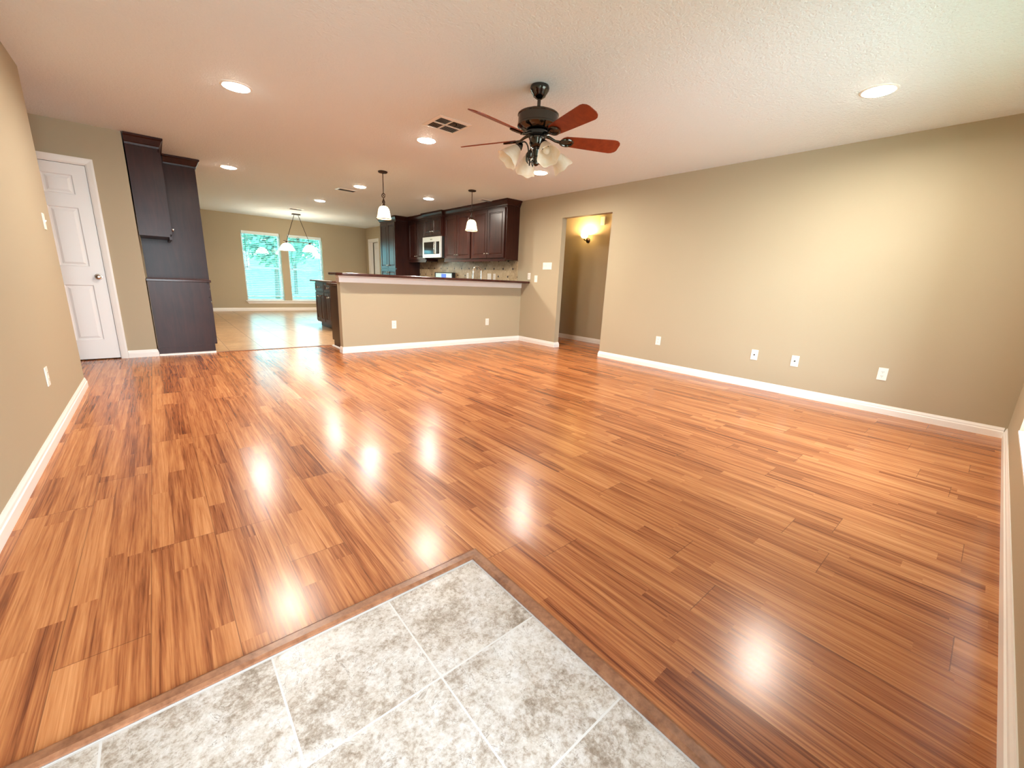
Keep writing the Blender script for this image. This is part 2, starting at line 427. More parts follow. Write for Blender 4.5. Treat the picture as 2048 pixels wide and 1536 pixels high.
# ------------------------------------------------------------------ the setting
HX0, HX1 = R+0.10, 6.20      # hallway behind the doorway in the long wall
EX0, EX1, EY = L, 0.830, 1.150   # entry tile area (edge under the threshold strip)
struct('floor', boxes((EX1, R+0.0, YN-0.12, YT, -0.05, 0), (L-0.0, EX1, EY, YT, -0.05, 0), (-2.0, L, YL-0.12, YD, -0.05, 0), (-1.5, XK-0.11, YD, 7.3, -0.05, 0), (R, HX1+0.1, 2.2, 6.6, -0.05, 0)), 'wood')
struct('floor_entry', boxes((EX0, EX1, YN-0.12, EY, -0.05, -0.0005)), 'entrytile')
struct('floor_kitchen', boxes((XK-0.1, R, YT, YF, -0.05, 0), (R, R+1.0, 11.9, 13.0, -0.05, 0)), 'kitchentile')
struct('ceiling', boxes((-2.1, HX1+0.1, YN-0.12, YF+0.15, H, H+0.08)), 'ceiling')
# long wall on the right: doorway to the hall, door opening in the dining end
DY0, DY1, DZ = 3.866, 4.830, 2.083
struct('wall_right', boxes((R, R+0.1, YN-0.12, DY0, 0, H), (R, R+0.1, DY0, DY1, DZ, H), (R, R+0.1, DY1, 12.10, 0, H), (R, R+0.1, 12.10, 12.74, 2.04, H), (R, R+0.1, 12.74, YF, 0, H)), 'wall')
struct('wall_left', boxes((L-0.12, L, YN-0.12, YL, 0, H)), 'wall')
struct('wall_passage', boxes((-2.1, -2.0, YL-0.22, YD+0.1, 0, H), (-2.0, L-0.12, YL-0.12, YL-0.02, 0, H)), 'wall')
# wall with the white door
SX0, SX1 = -1.172, -0.410
struct('wall_back', boxes((SX1+0.012, XK, YD, YD+0.11, 0, H), (SX0-0.012, SX1+0.012, YD, YD+0.11, 2.05, H), (-2.0, SX0-0.012, YD, YD+0.11, 0, H)), 'wall')
struct('wall_kitchen', boxes((XK-0.11, XK, YD+0.11, YF+0.15, 0, H)), 'wall')
struct('wall_closet', boxes((-1.6, XK-0.11, 7.3, 7.4, 0, H), (-1.6, -1.5, YD+0.11, 7.3, 0, H)), 'wall')
# far dining wall with its two windows
WIN = [(1.830, 2.720), (2.905, 3.795)]; WZ0, WZ1 = 0.275, 2.050
struct('wall_far', boxes((XK, WIN[0][0], YF, YF+0.15, 0, H), (WIN[0][1], WIN[1][0], YF, YF+0.15, WZ0, WZ1), (WIN[1][1], R+0.1, YF, YF+0.15, 0, H),
                         (WIN[0][0], WIN[1][1], YF, YF+0.15, 0, WZ0), (WIN[0][0], WIN[1][1], YF, YF+0.15, WZ1, H)), 'wall')
# front wall: open entry doorway and the front window
struct('wall_front', boxes((L-0.12, -0.36, YN-0.12, YN, 0, H), (-0.36, 0.56, YN-0.12, YN, 2.05, H), (0.56, 2.16, YN-0.12, YN, 0, H),
                           (2.16, 4.04, YN-0.12, YN, 0, 0.275), (2.16, 4.04, YN-0.12, YN, 2.05, H), (4.04, R, YN-0.12, YN, 0, H)), 'wall')
# hallway
struct('wall_hall', boxes((HX1, HX1+0.1, 2.2, 6.6, 0, H), (R+0.1, HX1, 2.2, 2.3, 0, H), (R+0.1, HX1, 6.5, 6.6, 0, H)), 'wall')
struct('wall_closet', boxes((R+0.9, R+1.0, 11.9, 13.0, 0, H), (R+0.1, R+0.9, 11.9, 12.0, 0, H), (R+0.1, R+1.0, 13.0, 13.1, 0, H)), 'wall')
# bar wall
BX = 1.870
struct('wall_bar', boxes((BX, R-0.001, YB, YB+0.112, 0, 1.043)), 'wall')

BP = [(0, 0), (0.014, 0), (0.014, 0.050), (0.010, 0.056), (0.009, 0.068), (0.005, 0.078), (0.003, 0.086), (0, 0.086)]
def baseboard(name, ax, a, b, p, sgn, ext0=0.0, ext1=0.0):
    """runs along axis ax ('x'/'y') from a to b on the plane p, sticking out towards sgn; ext: extra length at the foot for outer mitres"""
    def f(bm):
        outl = []
        for end, e in ((a, -ext0), (b, ext1)):
            o = []
            for d, z in BP:
                s = end + e*d/0.014*0.014 if e else end
                o.append((p+sgn*d, end+(e/0.014*d if e else 0), z) if ax == 'y' else (end+(e/0.014*d if e else 0), p+sgn*d, z))
            outl.append(o)
        loft(bm, outl)
    return struct(name, f, 'trim')
baseboard('baseboard_right', 'y', YN+0.014, DY0, R, -1, 0, 0.014)
baseboard('baseboard_right_2', 'y', DY1, YB-0.014, R, -1, 0.014, 0)
baseboard('baseboard_right_3', 'y', 10.50, 12.02, R, -1)
baseboard('baseboard_jamb', 'x', R, R+0.1, DY0, 1, 0.014, 0.014)
baseboard('baseboard_jamb_2', 'x', R, R+0.1, DY1, -1, 0.014, 0.014)
baseboard('baseboard_bar', 'x', BX, R, YB, -1, 0.014, 0)
baseboard('baseboard_bar_2', 'y', YB, YB+0.112, BX, -1, 0.014, 0)
baseboard('baseboard_front', 'x', 0.64, R, YN, 1)
baseboard('baseboard_left', 'y', YN, YL, L, 1, 0, 0.014)
baseboard('baseboard_left_2', 'x', L-0.12, L, YL, 1, 0, 0.014)
baseboard('baseboard_back', 'x', SX1+0.070, XK, YD, -1, 0, 0.014)
baseboard('baseboard_far', 'x', XK, R, YF, -1)
baseboard('baseboard_hall', 'y', 2.3, 6.5, HX1, -1)
# quarter round under the end panels
def qround(name, ax, a, b, p, sgn):
    def f(bm):
        pr = [(0, 0)] + [(0.016*cos(k*pi/10), 0.022*sin(k*pi/10)) for k in range(6)]
        loft(bm, [[(p+sgn*d, e, z) if ax == 'y' else (e, p+sgn*d, z) for d, z in pr] for e in (a, b)])
    return struct(name, f, 'trim')
qround('trim_1', 'x', XK+0.016, 0.500, 6.499, -1)
qround('trim_2', 'y', YB+0.127, 6.44, 1.948, -1)

# wood threshold strip round the entry tile, mitred at the corner
def strip(bm):
    pr = [(0, 0.0), (0.0, 0.007), (0.010, 0.012), (0.034, 0.012), (0.046, 0.004), (0.046, 0.0)]
    xi, yi = 0.812, 1.126
    loft(bm, [[(xi+d, YN+0.016, z) for d, z in pr], [(xi+d, yi+d, z) for d, z in pr]])
    loft(bm, [[(L+0.016, yi+d, z) for d, z in pr], [(xi+d, yi+d, z) for d, z in pr]])
tag(obj('threshold_strip', strip, 'strip'), 'brown wooden threshold strip meeting in a corner round the entry tile', 'threshold')
def caulk(bm):
    box(bm, L+0.002, 0.8065, 1.123, 1.1258, 0, 0.002)
struct('trim_3', caulk, 'grout')
tag(obj('transition_strip', boxes((0.500, 1.928, YT-0.022, YT+0.022, 0.0005, 0.007)), 'strip', bevel=0.002), 'thin dark strip where wood planks meet the kitchen tile', 'threshold')

# ------------------------------------------------------------------ doors, casings
def casing(bm, x0, x1, z1, y, wd=0.062, th=0.016):
    """three-sided casing round the opening x0..x1, top z1, on the plane y, facing -y"""
    lv = [(0, 0.0), (0, 0.008), (0.012, 0.012), (0.045, th), (wd, th), (wd, 0)]
    def path(o, d):
        return [(x0-o, y-d, 0), (x0-o, y-d, z1+o), (x1+o, y-d, z1+o), (x1+o, y-d, 0)]
    rs = [[bm.verts.new(p) for p in path(o, d)] for o, d in lv]
    for a, b in zip(rs, rs[1:]):
        for i in range(3): bm.faces.new((a[i], a[i+1], b[i+1], b[i]))
    for i in (0, 3): bm.faces.new([r[i] for r in rs])
d1 = thing('door_1', 'white six panel interior door with satin nickel knob', 'door', (SX1, YD, 0)); d1['kind'] = 'structure'
W6 = SX1 - SX0
def six(bm):
    rows = [(0.225, 0.825), (1.020, 1.615), (1.742, 1.932)]
    cols = [(-0.330, -0.107), (-W6+0.107, -W6+0.330)]
    paneled(bm, -W6, 0, 0.012, 2.036, 0.006, 0.035, [(a, b, c, d) for a, b in cols for c, d in rows], [(0.010, 0.010), (0.022, 0.010), (0.042, 0.003)])
obj('door_panel', six, 'door', d1)
obj('door_casing', lambda bm: casing(bm, -W6-0.006, 0.006, 2.046, 0), 'trim', d1)
obj('door_jamb', boxes((-W6-0.010, -W6-0.003, 0.0, 0.10, 0, 2.048), (0.003, 0.010, 0.0, 0.10, 0, 2.048), (-W6-0.010, 0.010, 0.0, 0.10, 2.040, 2.048)), 'trim', d1)
def knob(bm):
    lathe(bm, [(0.032, 0.0), (0.032, 0.006), (0.014, 0.010), (0.012, 0.026), (0.020, 0.034), (0.027, 0.044), (0.027, 0.054), (0.020, 0.062), (0.006, 0.065)], 24, (-0.055, 0.006, 0.915), (0, -1, 0))
obj('door_knob', knob, 'nickel', d1, 50)
d2 = thing('door_2', 'narrow white cased door at the dining end of the wall', 'door', (R, 12.74, 0), -90); d2['kind'] = 'structure'
obj('door_casing', lambda bm: casing(bm, 0.0, 0.64, 2.04, 0, 0.075), 'trim', d2)
obj('door_jamb', boxes((0.0, 0.015, 0.0, 0.10, 0, 2.04), (0.625, 0.64, 0.0, 0.10, 0, 2.04), (0.0, 0.64, 0.0, 0.10, 2.025, 2.04)), 'trim', d2)
dp = obj('door_panel', lambda bm: paneled(bm, -0.60, 0, 0.012, 2.02, 0, 0.035, [(-0.50, -0.10, 0.25, 0.95), (-0.50, -0.10, 1.15, 1.85)], [(0.010, 0.010), (0.022, 0.010), (0.042, 0.003)]), 'door', d2)
dp.location = (0.622, 0.06, 0); dp.rotation_euler = (0, 0, radians(-6))

# window trim and windows
def window(name, x0, x1, y, z0, z1, out):
    """double hung window set in the wall, out = +1/-1 towards outdoors along y"""
    wd = thing(name, 'white double hung window', 'window', ((x0+x1)/2, y, z0)); wd['kind'] = 'structure'
    hw, hh = (x1-x0)/2, z1-z0
    def fr(bm):
        ya, yb = sorted((out*0.085, out*0.14))
        f = 0.04
        box(bm, -hw, -hw+f, ya, yb, 0, hh); box(bm, hw-f, hw, ya, yb, 0, hh)
        box(bm, -hw+f, hw-f, ya, yb, 0, f); box(bm, -hw+f, hw-f, ya, yb, hh-f, hh)
        yc, yd = sorted((out*0.095, out*0.13))
        box(bm, -hw+f, hw-f, yc, yd, hh*0.485-0.02, hh*0.485+0.02)
    obj('window_frame', fr, 'vinyl', wd)
    obj('pane', boxes((-hw+0.04, hw-0.04, *sorted((out*0.117, out*0.121)), hh*0.485+0.02, hh-0.04)), 'clearpane' if out < 0 else 'pane', wd)
    obj('pane', boxes((-hw+0.04, hw-0.04, *sorted((out*0.107, out*0.111)), 0.04, hh*0.485-0.02)), 'clearpane' if out < 0 else 'pane', wd)
    return wd
window('window_1', *WIN[0], YF, WZ0, WZ1, 1)
window('window_2', *WIN[1], YF, WZ0, WZ1, 1)
window('window_3', 2.16, 4.04, YN, 0.275, 2.05, -1)
def sill(x0, x1, y, out):
    def f(bm):
        box(bm, x0-0.045, x1+0.045, *sorted((y-out*0.035, y-out*0.0005)), 0.258, 0.276, 0.004)
        a = [(x0-0.03, y, 0.257), (x1+0.03, y, 0.257), (x1+0.03, y-out*0.018, 0.257), (x0-0.03, y-out*0.018, 0.257)]
        b = [(x0+0.02, y, 0.195), (x1-0.02, y, 0.195), (x1-0.02, y-out*0.012, 0.195), (x0+0.02, y-out*0.012, 0.195)]
        loft(bm, [a, b])
    return f
struct('window_sill', sill(WIN[0][0], WIN[1][1], YF, 1), 'trim')
struct('window_sill_2', boxes((2.162, 4.038, YN-0.084, YN+0.004, 0.2755, 0.288)), 'trim')
def blind(x0, x1, label):
    hw = (x1-x0)/2 - 0.012; hh = WZ1-WZ0
    b = thing('window_blind', label, 'blind', ((x0+x1)/2, YF+0.038, WZ0), 0, 'blinds in the dining windows')
    obj('headrail', boxes((-hw, hw, -0.034, 0.028, hh-0.075, hh-0.003)), 'slat', b, bevel=0.003)
    def sl(bm):
        n = 34
        for i in range(n):
            z = 0.135 + i*(hh-0.075-0.15)/(n-1); t = radians(9)
            c, s = cos(t)*0.024, sin(t)*0.024
            vs = [(-hw, -c, z-s), (hw, -c, z-s), (hw, c, z+s), (-hw, c, z+s)]
            loft(bm, [[(a, q, r-0.0011) for a, q, r in vs], [(a, q, r+0.0011) for a, q, r in vs]])
    obj('slats', sl, 'slat', b)
    obj('bottom_rail', boxes((-hw, hw, -0.026, 0.026, 0.100, 0.118)), 'slat', b, bevel=0.003)
    obj('ladder_cord', boxes((-hw*0.72-0.002, -hw*0.72+0.002, -0.028, -0.0255, 0.118, hh-0.075)), 'slat', b)
    obj('ladder_cord', boxes((hw*0.72-0.002, hw*0.72+0.002, -0.028, -0.0255, 0.118, hh-0.075)), 'slat', b)
    obj('tilt_wand', lambda bm: tube(bm, [(-hw+0.06, -0.037, hh-0.075), (-hw+0.062, -0.040, 0.85)], 0.006, 8), 'wand', b)
blind(*WIN[0], 'white slatted blind in the dining window nearer the dark fridge cabinet')
blind(*WIN[1], 'white slatted blind in the dining window behind the kitchen island')

# ------------------------------------------------------------------ outdoors, seen through the windows
lawn = struct('lawn', boxes((-60, 60, YF+0.3, 80, -0.45, -0.35), (-60, 60, -60, YN-0.3, -0.25, -0.15)), 'lawn')
def tree(x, y, h, r, label):
    t = thing('tree', label, 'tree', (x, y, -0.35), 0, 'trees beyond the lawn')
    obj('trunk', lambda bm: tube(bm, [(0, 0, 0), (0.05, 0, h*.3), (-.05, .05, h*.6)], 0.09, 10, [1.3, 1, .6]), 'bark', t)
    rnd = random.Random(int(x*10))
    def leaves(bm):
        for k in range(2600):
            a, b, q = rnd.uniform(0, 2*pi), rnd.uniform(-1, 1), rnd.random()**0.4
            lob = 0.75 + 0.25*sin(3*a+x) * cos(2*b)
            c = Vector((r*q*lob*cos(a)*math.sqrt(1-b*b), r*q*lob*sin(a)*math.sqrt(1-b*b), h*0.62 + h*0.40*b*q*lob))
            n = Vector((rnd.gauss(0, 1), rnd.gauss(0, 1), rnd.gauss(0, 1))).normalized(); u = n.orthogonal().normalized(); v = n.cross(u)
            s = 0.16
            bm.faces.new([bm.verts.new(c+u*s), bm.verts.new(c+v*s*.5), bm.verts.new(c-u*s), bm.verts.new(c-v*s*.5)])
    obj('foliage', leaves, 'leaf', t)
tree(4.6, 23.5, 5.2, 2.1, 'leafy green tree seen through the dining window nearer the fridge cabinet')
tree(9.6, 27.0, 6.0, 2.8, 'broad green tree seen through the dining window behind the island')
tree(7.2, 31.0, 6.4, 3.0, 'green tree between the two others, standing farther back beyond the lawn')
hedge = struct('hill', lambda bm: loft(bm, [[(-30, 46, -0.36), (60, 46, -0.36), (60, 56, -0.36), (-30, 56, -0.36)], [(-30, 49, 2.6), (60, 49, 2.6), (60, 54, 2.6), (-30, 54, 2.6)]]), 'lawn')

# ------------------------------------------------------------------ cabinets
DR = [(0.050, 0.0), (0.056, 0.010), (0.068, 0.010), (0.080, 0.004)]
def cab_door(parent, x0, x1, z0, z1, yf, knob_x=None, knob_z=None, name='door'):
    ox, oz = x0, z0
    dr = [(i, d) for i, d in DR if i < min(x1-x0, z1-z0)/2-0.01]
    if name == 'drawer': dr = [(0.030, 0.0), (0.036, 0.006), (0.044, 0.006)]
    d = obj(name, lambda bm: paneled(bm, 0, x1-x0, 0, z1-z0, -0.020, 0.0195, [(0.004, x1-x0-0.004, 0.004, z1-z0-0.004)], dr), 'cab', parent, loc=(x0, yf, z0))
    if knob_x is not None:
        def kn(bm):
            lathe(bm, [(0.009, 0), (0.006, 0.006), (0.006, 0.012), (0.0155, 0.020), (0.0165, 0.025), (0.012, 0.031), (0.004, 0.033)], 16, (0, 0, 0), (0, -1, 0))
        k = obj('knob', kn, 'nickel', d, 50, loc=(knob_x-x0, -0.0202, knob_z-z0))
    return d
def crown(bm, x0, x1, yf, z0, z1, l=True, r=True, bl=0.0, br=0.0, out=0.055):
    """bl / br: where the side returns stop against a shallower neighbour"""
    lev = [(0.0, z0), (0.010, z0), (0.012, z0+0.02), (0.020, z0+0.028), (out*.75, z1-0.03), (out, z1-0.018), (out, z1)]
    loft(bm, [[(x0, 0, z), (x0, bl-1e-4, z), (x0-(o if l else 0), bl-1e-4, z), (x0-(o if l else 0), yf-o, z), (x1+(o if r else 0), yf-o, z), (x1+(o if r else 0), br-1e-4, z), (x1, br-1e-4, z), (x1, 0, z)] for o, z in lev])
def upper(name, label, loc, rz, W, z0, z1, depth, doors, crown_lr=(False, False), crown_back=(0.0, 0.0), group='upper kitchen cabinets', cz=H-0.002, rail=True):
    """doors: [(x0, x1, knob x)], local frame: width along x, back at y=0, front towards -y"""
    t = thing(name, label, 'cabinet', (loc[0], loc[1], z0), rz, group)
    hh = z1-z0
    obj('body', boxes((0, W, -depth, 0, 0, hh)), 'cab', t)
    for a, b, kx in doors: cab_door(t, a, b, 0.03, hh-0.03, -depth, kx, 0.03+0.075)
    obj('crown_molding', lambda bm: crown(bm, 0, W, -depth, hh+0.001, cz-z0, *crown_lr, *crown_back), 'cab', t)
    if rail: obj('light_rail', boxes((0.0, W, -depth-0.012, -depth+0.012, -0.030, -0.0005)), 'cab', t)
    return t
def base(name, label, loc, rz, W, depth, top, drawers, doors, group='base kitchen cabinets', toe=True):
    t = thing(name, label, 'cabinet', (loc[0], loc[1], 0), rz, group)
    obj('body', boxes((0, W, -depth, 0, 0.10, top)), 'cab', t)
    obj('toe_kick', boxes((0.0, W, -depth+0.07, -0.01, 0.001, 0.0995)), 'cab', t)
    for a, b in drawers: cab_door(t, a, b, 0.715, top-0.02, -depth, (a+b)/2, (0.715+top-0.02)/2, 'drawer')
    for a, b, kx in doors: cab_door(t, a, b, 0.125, 0.695, -depth, kx, 0.62)
    return t
RB = R - 0.002
# right wall uppers (local x runs from the far end towards the camera)
upper('upper_cabinet', 'dark two door upper cabinet with crown nearest the doorway, above the backsplash', (RB, 6.925), -90, 1.055, 1.440, 2.335, 0.293, [(0.03, 0.515, 0.475), (0.525, 1.02, 0.565)], (False, True))
upper('upper_cabinet', 'dark two door upper cabinet right beside the microwave', (RB, 7.930), -90, 1.003, 1.440, 2.335, 0.293, [(0.03, 0.495, 0.455), (0.505, 0.975, 0.545)], (False, False))
upper('upper_cabinet', 'short two door dark cabinet above the microwave', (RB, 8.712), -90, 0.780, 1.935, 2.345, 0.350, [(0.02, 0.385, 0.345), (0.395, 0.76, 0.435)], (True, True), (-0.351, -0.351), rail=False)
upper('upper_cabinet', 'dark upper cabinet between the microwave and the tall pantry', (RB, 9.575), -90, 0.860, 1.440, 2.335, 0.293, [(0.03, 0.425, 0.385), (0.435, 0.84, 0.475)], (False, False))
# pantry
pt = thing('pantry_cabinet', 'tall dark pantry cabinet standing at the far end of the kitchen wall', 'cabinet', (RB, 10.470, 0), -90)
obj('body', boxes((0, 0.89, -0.615, 0, 0.10, 2.335)), 'cab', pt)
obj('toe_kick', boxes((0, 0.89, -0.54, -0.01, 0.001, 0.0995)), 'cab', pt)
for a, b, kx in ((0.03, 0.44, 0.405), (0.45, 0.86, 0.485)):
    cab_door(pt, a, b, 1.255, 2.305, -0.615, kx, 1.325); cab_door(pt, a, b, 0.13, 1.235, -0.615, kx, 1.16)
obj('crown_molding', lambda bm: crown(bm, 0, 0.89, -0.615, 2.336, H-0.002, True, True, 0.0, -0.352), 'cab', pt)
# base run along the right wall
base('base_cabinet', 'dark base cabinet with counter between the bar and the range', (RB, 7.932), -90, 1.42, 0.60, 0.895, [(0.02, 0.70), (0.72, 1.40)], [(0.02, 0.35, 0.31), (0.36, 0.70, 0.40), (0.72, 1.05, 1.01), (1.06, 1.40, 1.10)])
base('base_cabinet', 'dark base cabinet between the range and the pantry', (RB, 9.575), -90, 0.86, 0.60, 0.895, [(0.02, 0.84)], [(0.02, 0.425, 0.385), (0.435, 0.84, 0.475)])
tag(obj('countertop', boxes((R-0.64, RB, 6.512, 7.934, 0.8955, 0.930)), 'counter', bevel=0.006), 'dark counter slab along the backsplash next to the range', 'countertop')
tag(obj('countertop', boxes((R-0.64, RB, 8.716, 9.576, 0.8955, 0.930)), 'counter', bevel=0.006), 'short dark counter slab between the range and the pantry', 'countertop')
struct('wall_backsplash', boxes((R-0.0105, R-0.0005, 5.862, 9.577, 0.932, 1.438)), 'splash')
# peninsula behind the bar wall
PY = YB + 0.113
base('peninsula_cabinet', 'dark end cabinet behind the bar wall with a plain side panel', (4.43, PY), 180, 4.43-1.95, 0.59, 0.895, [(0.03, 0.80), (1.66, 2.44)], [(0.03, 0.41, 0.37), (0.42, 0.80, 0.46), (0.84, 1.24, 1.20), (1.25, 1.64, 1.29), (1.66, 2.05, 2.01), (2.06, 2.44, 2.10)])
tag(obj('peninsula_countertop', boxes((1.925, RB, PY, 6.510, 0.8955, 0.930)), 'counter', bevel=0.006), 'dark lower counter slab running behind the bar wall', 'countertop')
# bar top
def bartop(bm):
    y0, y1, x0 = 5.520, 5.955, 1.772
    prism(bm, [(x0+0.06, y0), (RB, y0), (RB, y1), (x0+0.06, y1), (x0, y1-0.06), (x0, y0+0.06)], 1.0445, 1.0795)
tag(obj('bar_top', bartop, 'counter', bevel=0.010), 'long dark brown bar top slab on the half wall', 'bar top')
def apron(bm):
    lv = [(0.006, 0.955), (0.012, 0.960), (0.012, 1.018), (0.020, 1.028), (0.020, 1.0435)]
    rs = []
    for o, z in lv:
        rs.append([bm.verts.new(p) for p in ((RB, YB-o, z), (BX-o, YB-o, z), (BX-o, YB+0.112, z))])
    for a, b in zip(rs, rs[1:]):
        for i in range(2): bm.faces.new((a[i], a[i+1], b[i+1], b[i]))
    bi = [bm.verts.new(p) for p in ((RB, YB-0.0005, 0.955), (BX-0.0005, YB-0.0005, 0.955), (BX-0.0005, YB+0.112, 0.955))]
    bt = [bm.verts.new((v.co.x, v.co.y, 1.0435)) for v in bi]
    for i in range(2):
        bm.faces.new((rs[0][i], rs[0][i+1], bi[i+1], bi[i])); bm.faces.new((rs[-1][i], rs[-1][i+1], bt[i+1], bt[i]))
    for i in (0, 2): bm.faces.new([r[i] for r in rs] + [bt[i], bi[i]])
struct('trim_4', apron, 'trim')
# island
base('island_cabinet', 'dark island cabinet with drawers over doors beyond the bar end', (3.09, 9.175), -90, 1.19, 0.59, 0.897, [(0.03, 0.585), (0.615, 1.17)], [(0.03, 0.302, 0.265), (0.312, 0.585, 0.35), (0.615, 0.887, 0.85), (0.897, 1.17, 0.935)])
tag(obj('island_countertop', boxes((2.44, 3.13, 7.93, 9.36, 0.8975, 0.930)), 'counter', bevel=0.006), 'dark counter slab on the island with an overhanging far end', 'countertop')
# left run: base + upper against the wall end, then the fridge surround
KX = XK + 0.012
b0 = base('base_cabinet', 'dark base cabinet with plain side panel at the end of the door wall', (KX, 6.502), 90, 0.79, 0.565, 0.885, [(0.02, 0.77)], [(0.02, 0.39, 0.35), (0.40, 0.77, 0.44)])
obj('end_panel', boxes((-0.0025, -0.0005, -0.565, 0, 0.001, 0.0998)), 'cab', b0)
tag(obj('countertop', boxes((KX-0.010, 0.540, 6.494, 7.292, 0.8855, 0.915)), 'counter', bevel=0.005), 'short dark counter slab on the cabinet beside the white door wall', 'countertop')
upper('upper_cabinet', 'dark upper cabinet with flat side panel at the end of the door wall', (KX, 6.502), 90, 0.79, 1.395, 2.330, 0.275, [(0.02, 0.39, 0.35), (0.40, 0.77, 0.44)], (True, False))
fs = thing('fridge_surround', 'tall dark side panels and top cabinet framing the fridge space', 'cabinet', (KX, 7.296, 0), 90)
obj('side_panel', boxes((0, 0.03, -0.655, 0, 0.001, 2.33)), 'cab', fs)
obj('side_panel', boxes((0.95, 0.98, -0.655, 0, 0.001, 2.33)), 'cab', fs)
obj('body', boxes((0.0305, 0.9495, -0.640, -0.01, 1.80, 2.33)), 'cab', fs)
cab_door(fs, 0.035, 0.488, 1.82, 2.31, -0.641, 0.45, 1.88); cab_door(fs, 0.494, 0.945, 1.82, 2.31, -0.641, 0.53, 1.88)
obj('crown_molding', lambda bm: crown(bm, 0, 0.98, -0.657, 2.331, H-0.002, True, True, -0.334, 0.0), 'cab', fs)

# ------------------------------------------------------------------ appliances and tap
mw = thing('microwave_oven', 'stainless microwave with black door window under the short cabinet', 'microwave', (RB, 8.708, 1.500), -90)
obj('body', boxes((0, 0.772, -0.355, 0, 0, 0.43)), 'black', mw)
def mwf(bm):
    paneled(bm, 0, 0.772, 0.0, 0.43, -0.390, 0.0345, [(0.05, 0.54, 0.07, 0.33), (0.575, 0.725, 0.07, 0.33)], [(0.004, 0.004)])
obj('front', mwf, 'steel', mw)
obj('door_window', boxes((0.054, 0.536, -0.388, -0.3862, 0.074, 0.326)), 'blackglass', mw)
obj('control_panel', boxes((0.579, 0.721, -0.388, -0.3862, 0.074, 0.326)), 'blackglass', mw)
obj('handle', lambda bm: tube(bm, [(0.557, -0.391, 0.075), (0.557, -0.420, 0.095), (0.557, -0.425, 0.20), (0.557, -0.420, 0.305), (0.557, -0.391, 0.325)], 0.011, 10), 'chrome', mw, 60)
obj('badge', boxes((0.34, 0.43, -0.3915, -0.3902, 0.365, 0.392)), 'nickel', mw)
rg = thing('kitchen_range', 'stainless range with a lit blue clock, its backguard showing over the bar', 'range', (RB-0.012, 8.708, 0), -90)
obj('body', boxes((0, 0.768, -0.64, 0, 0.02, 0.905)), 'steel', rg, bevel=0.004)
obj('oven_door', boxes((0.02, 0.748, -0.670, -0.641, 0.24, 0.80)), 'blackglass', rg, bevel=0.004)
obj('oven_handle', lambda bm: tube(bm, [(0.06, -0.671, 0.75), (0.07, -0.715, 0.75), (0.70, -0.715, 0.75), (0.71, -0.671, 0.75)], 0.012, 10), 'chrome', rg, 60)
obj('cooktop', boxes((0.005, 0.763, -0.62, -0.075, 0.9055, 0.918)), 'blackglass', rg)
def guard(bm):
    prism(bm, [(0.035, -0.072), (0.733, -0.072), (0.733, -0.001), (0.035, -0.001)], 0.9056, 1.187)
obj('backguard', guard, 'steel', rg, bevel=0.008)
for a, b in ((0.0, 0.034), (0.734, 0.768)):
    obj('end_cap', boxes((a, b, -0.075, -0.001, 0.9056, 1.192)), 'black', rg, bevel=0.006)
obj('top_trim', boxes((0.0, 0.768, -0.077, -0.001, 1.193, 1.200)), 'black', rg)
obj('control_display', boxes((0.30, 0.50, -0.0745, -0.0725, 1.08, 1.168)), 'display', rg)
fc = thing('kitchen_faucet', 'tall gooseneck chrome faucet rising behind the bar top', 'faucet', (4.435, 6.10, 0.9305))
pts = [(0, 0, 0.0), (0, 0, 0.28)] + [(-0.085+0.085*cos(a), 0, 0.28+0.085*sin(a)) for a in [k*pi/12 for k in range(1, 13)]] + [(-0.172, 0, 0.24), (-0.176, 0, 0.20)]
obj('spout', lambda bm: tube(bm, pts, 0.0115, 12), 'chrome', fc, 60)
obj('base', lambda bm: lathe(bm, [(0.028, 0), (0.028, 0.012), (0.018, 0.03), (0.014, 0.06)], 20), 'chrome', fc, 50)
obj('spray_head', lambda bm: tube(bm, [(-0.172, 0, 0.24), (-0.179, 0, 0.155)], 0.0165, 12, [0.85, 1.0]), 'chrome', fc, 60)
obj('handle', lambda bm: tube(bm, [(0.0, 0.02, 0.05), (0.02, 0.045, 0.06), (0.06, 0.06, 0.075)], 0.007, 8), 'chrome', fc, 60)

# ------------------------------------------------------------------ wall plates (local: face towards -y)
def plate_at(t, wdt=0.070, hgt=0.115):
    obj('cover_plate', lambda bm: box(bm, -wdt/2, wdt/2, -0.006, -0.0005, -hgt/2, hgt/2, 0.002), 'plastic', t)
def outlet(label, loc, rz, group):
    t = thing('wall_outlet', label, 'outlet', loc, rz, group); plate_at(t)
    for s in (1, -1):
        def face(bm, s=s):
            prof = [(0.0165*cos(a)*1.0, max(-0.0125, min(0.0125, 0.0165*sin(a)))) for a in [2*pi*k/24 for k in range(24)]]
            va = [bm.verts.new((x, -0.0062, s*0.0195+z)) for x, z in prof]; vb = [bm.verts.new((x, -0.0078, s*0.0195+z)) for x, z in prof]
            bm.faces.new(va); bm.faces.new(vb)
            for i in range(24): bm.faces.new((va[i], va[(i+1) % 24], vb[(i+1) % 24], vb[i]))
        r = obj('receptacle', face, 'plastic', t)
        for q, (a, b, c, d) in enumerate(((-0.0075, -0.0050, -0.001, 0.007), (0.0050, 0.0075, -0.001, 0.006), (-0.0022, 0.0022, -0.0095, -0.0050))):
            obj('slot', boxes((a, b, -0.0084, -0.0079, s*0.0195+c, s*0.0195+d)), 'slot', r)
    return t
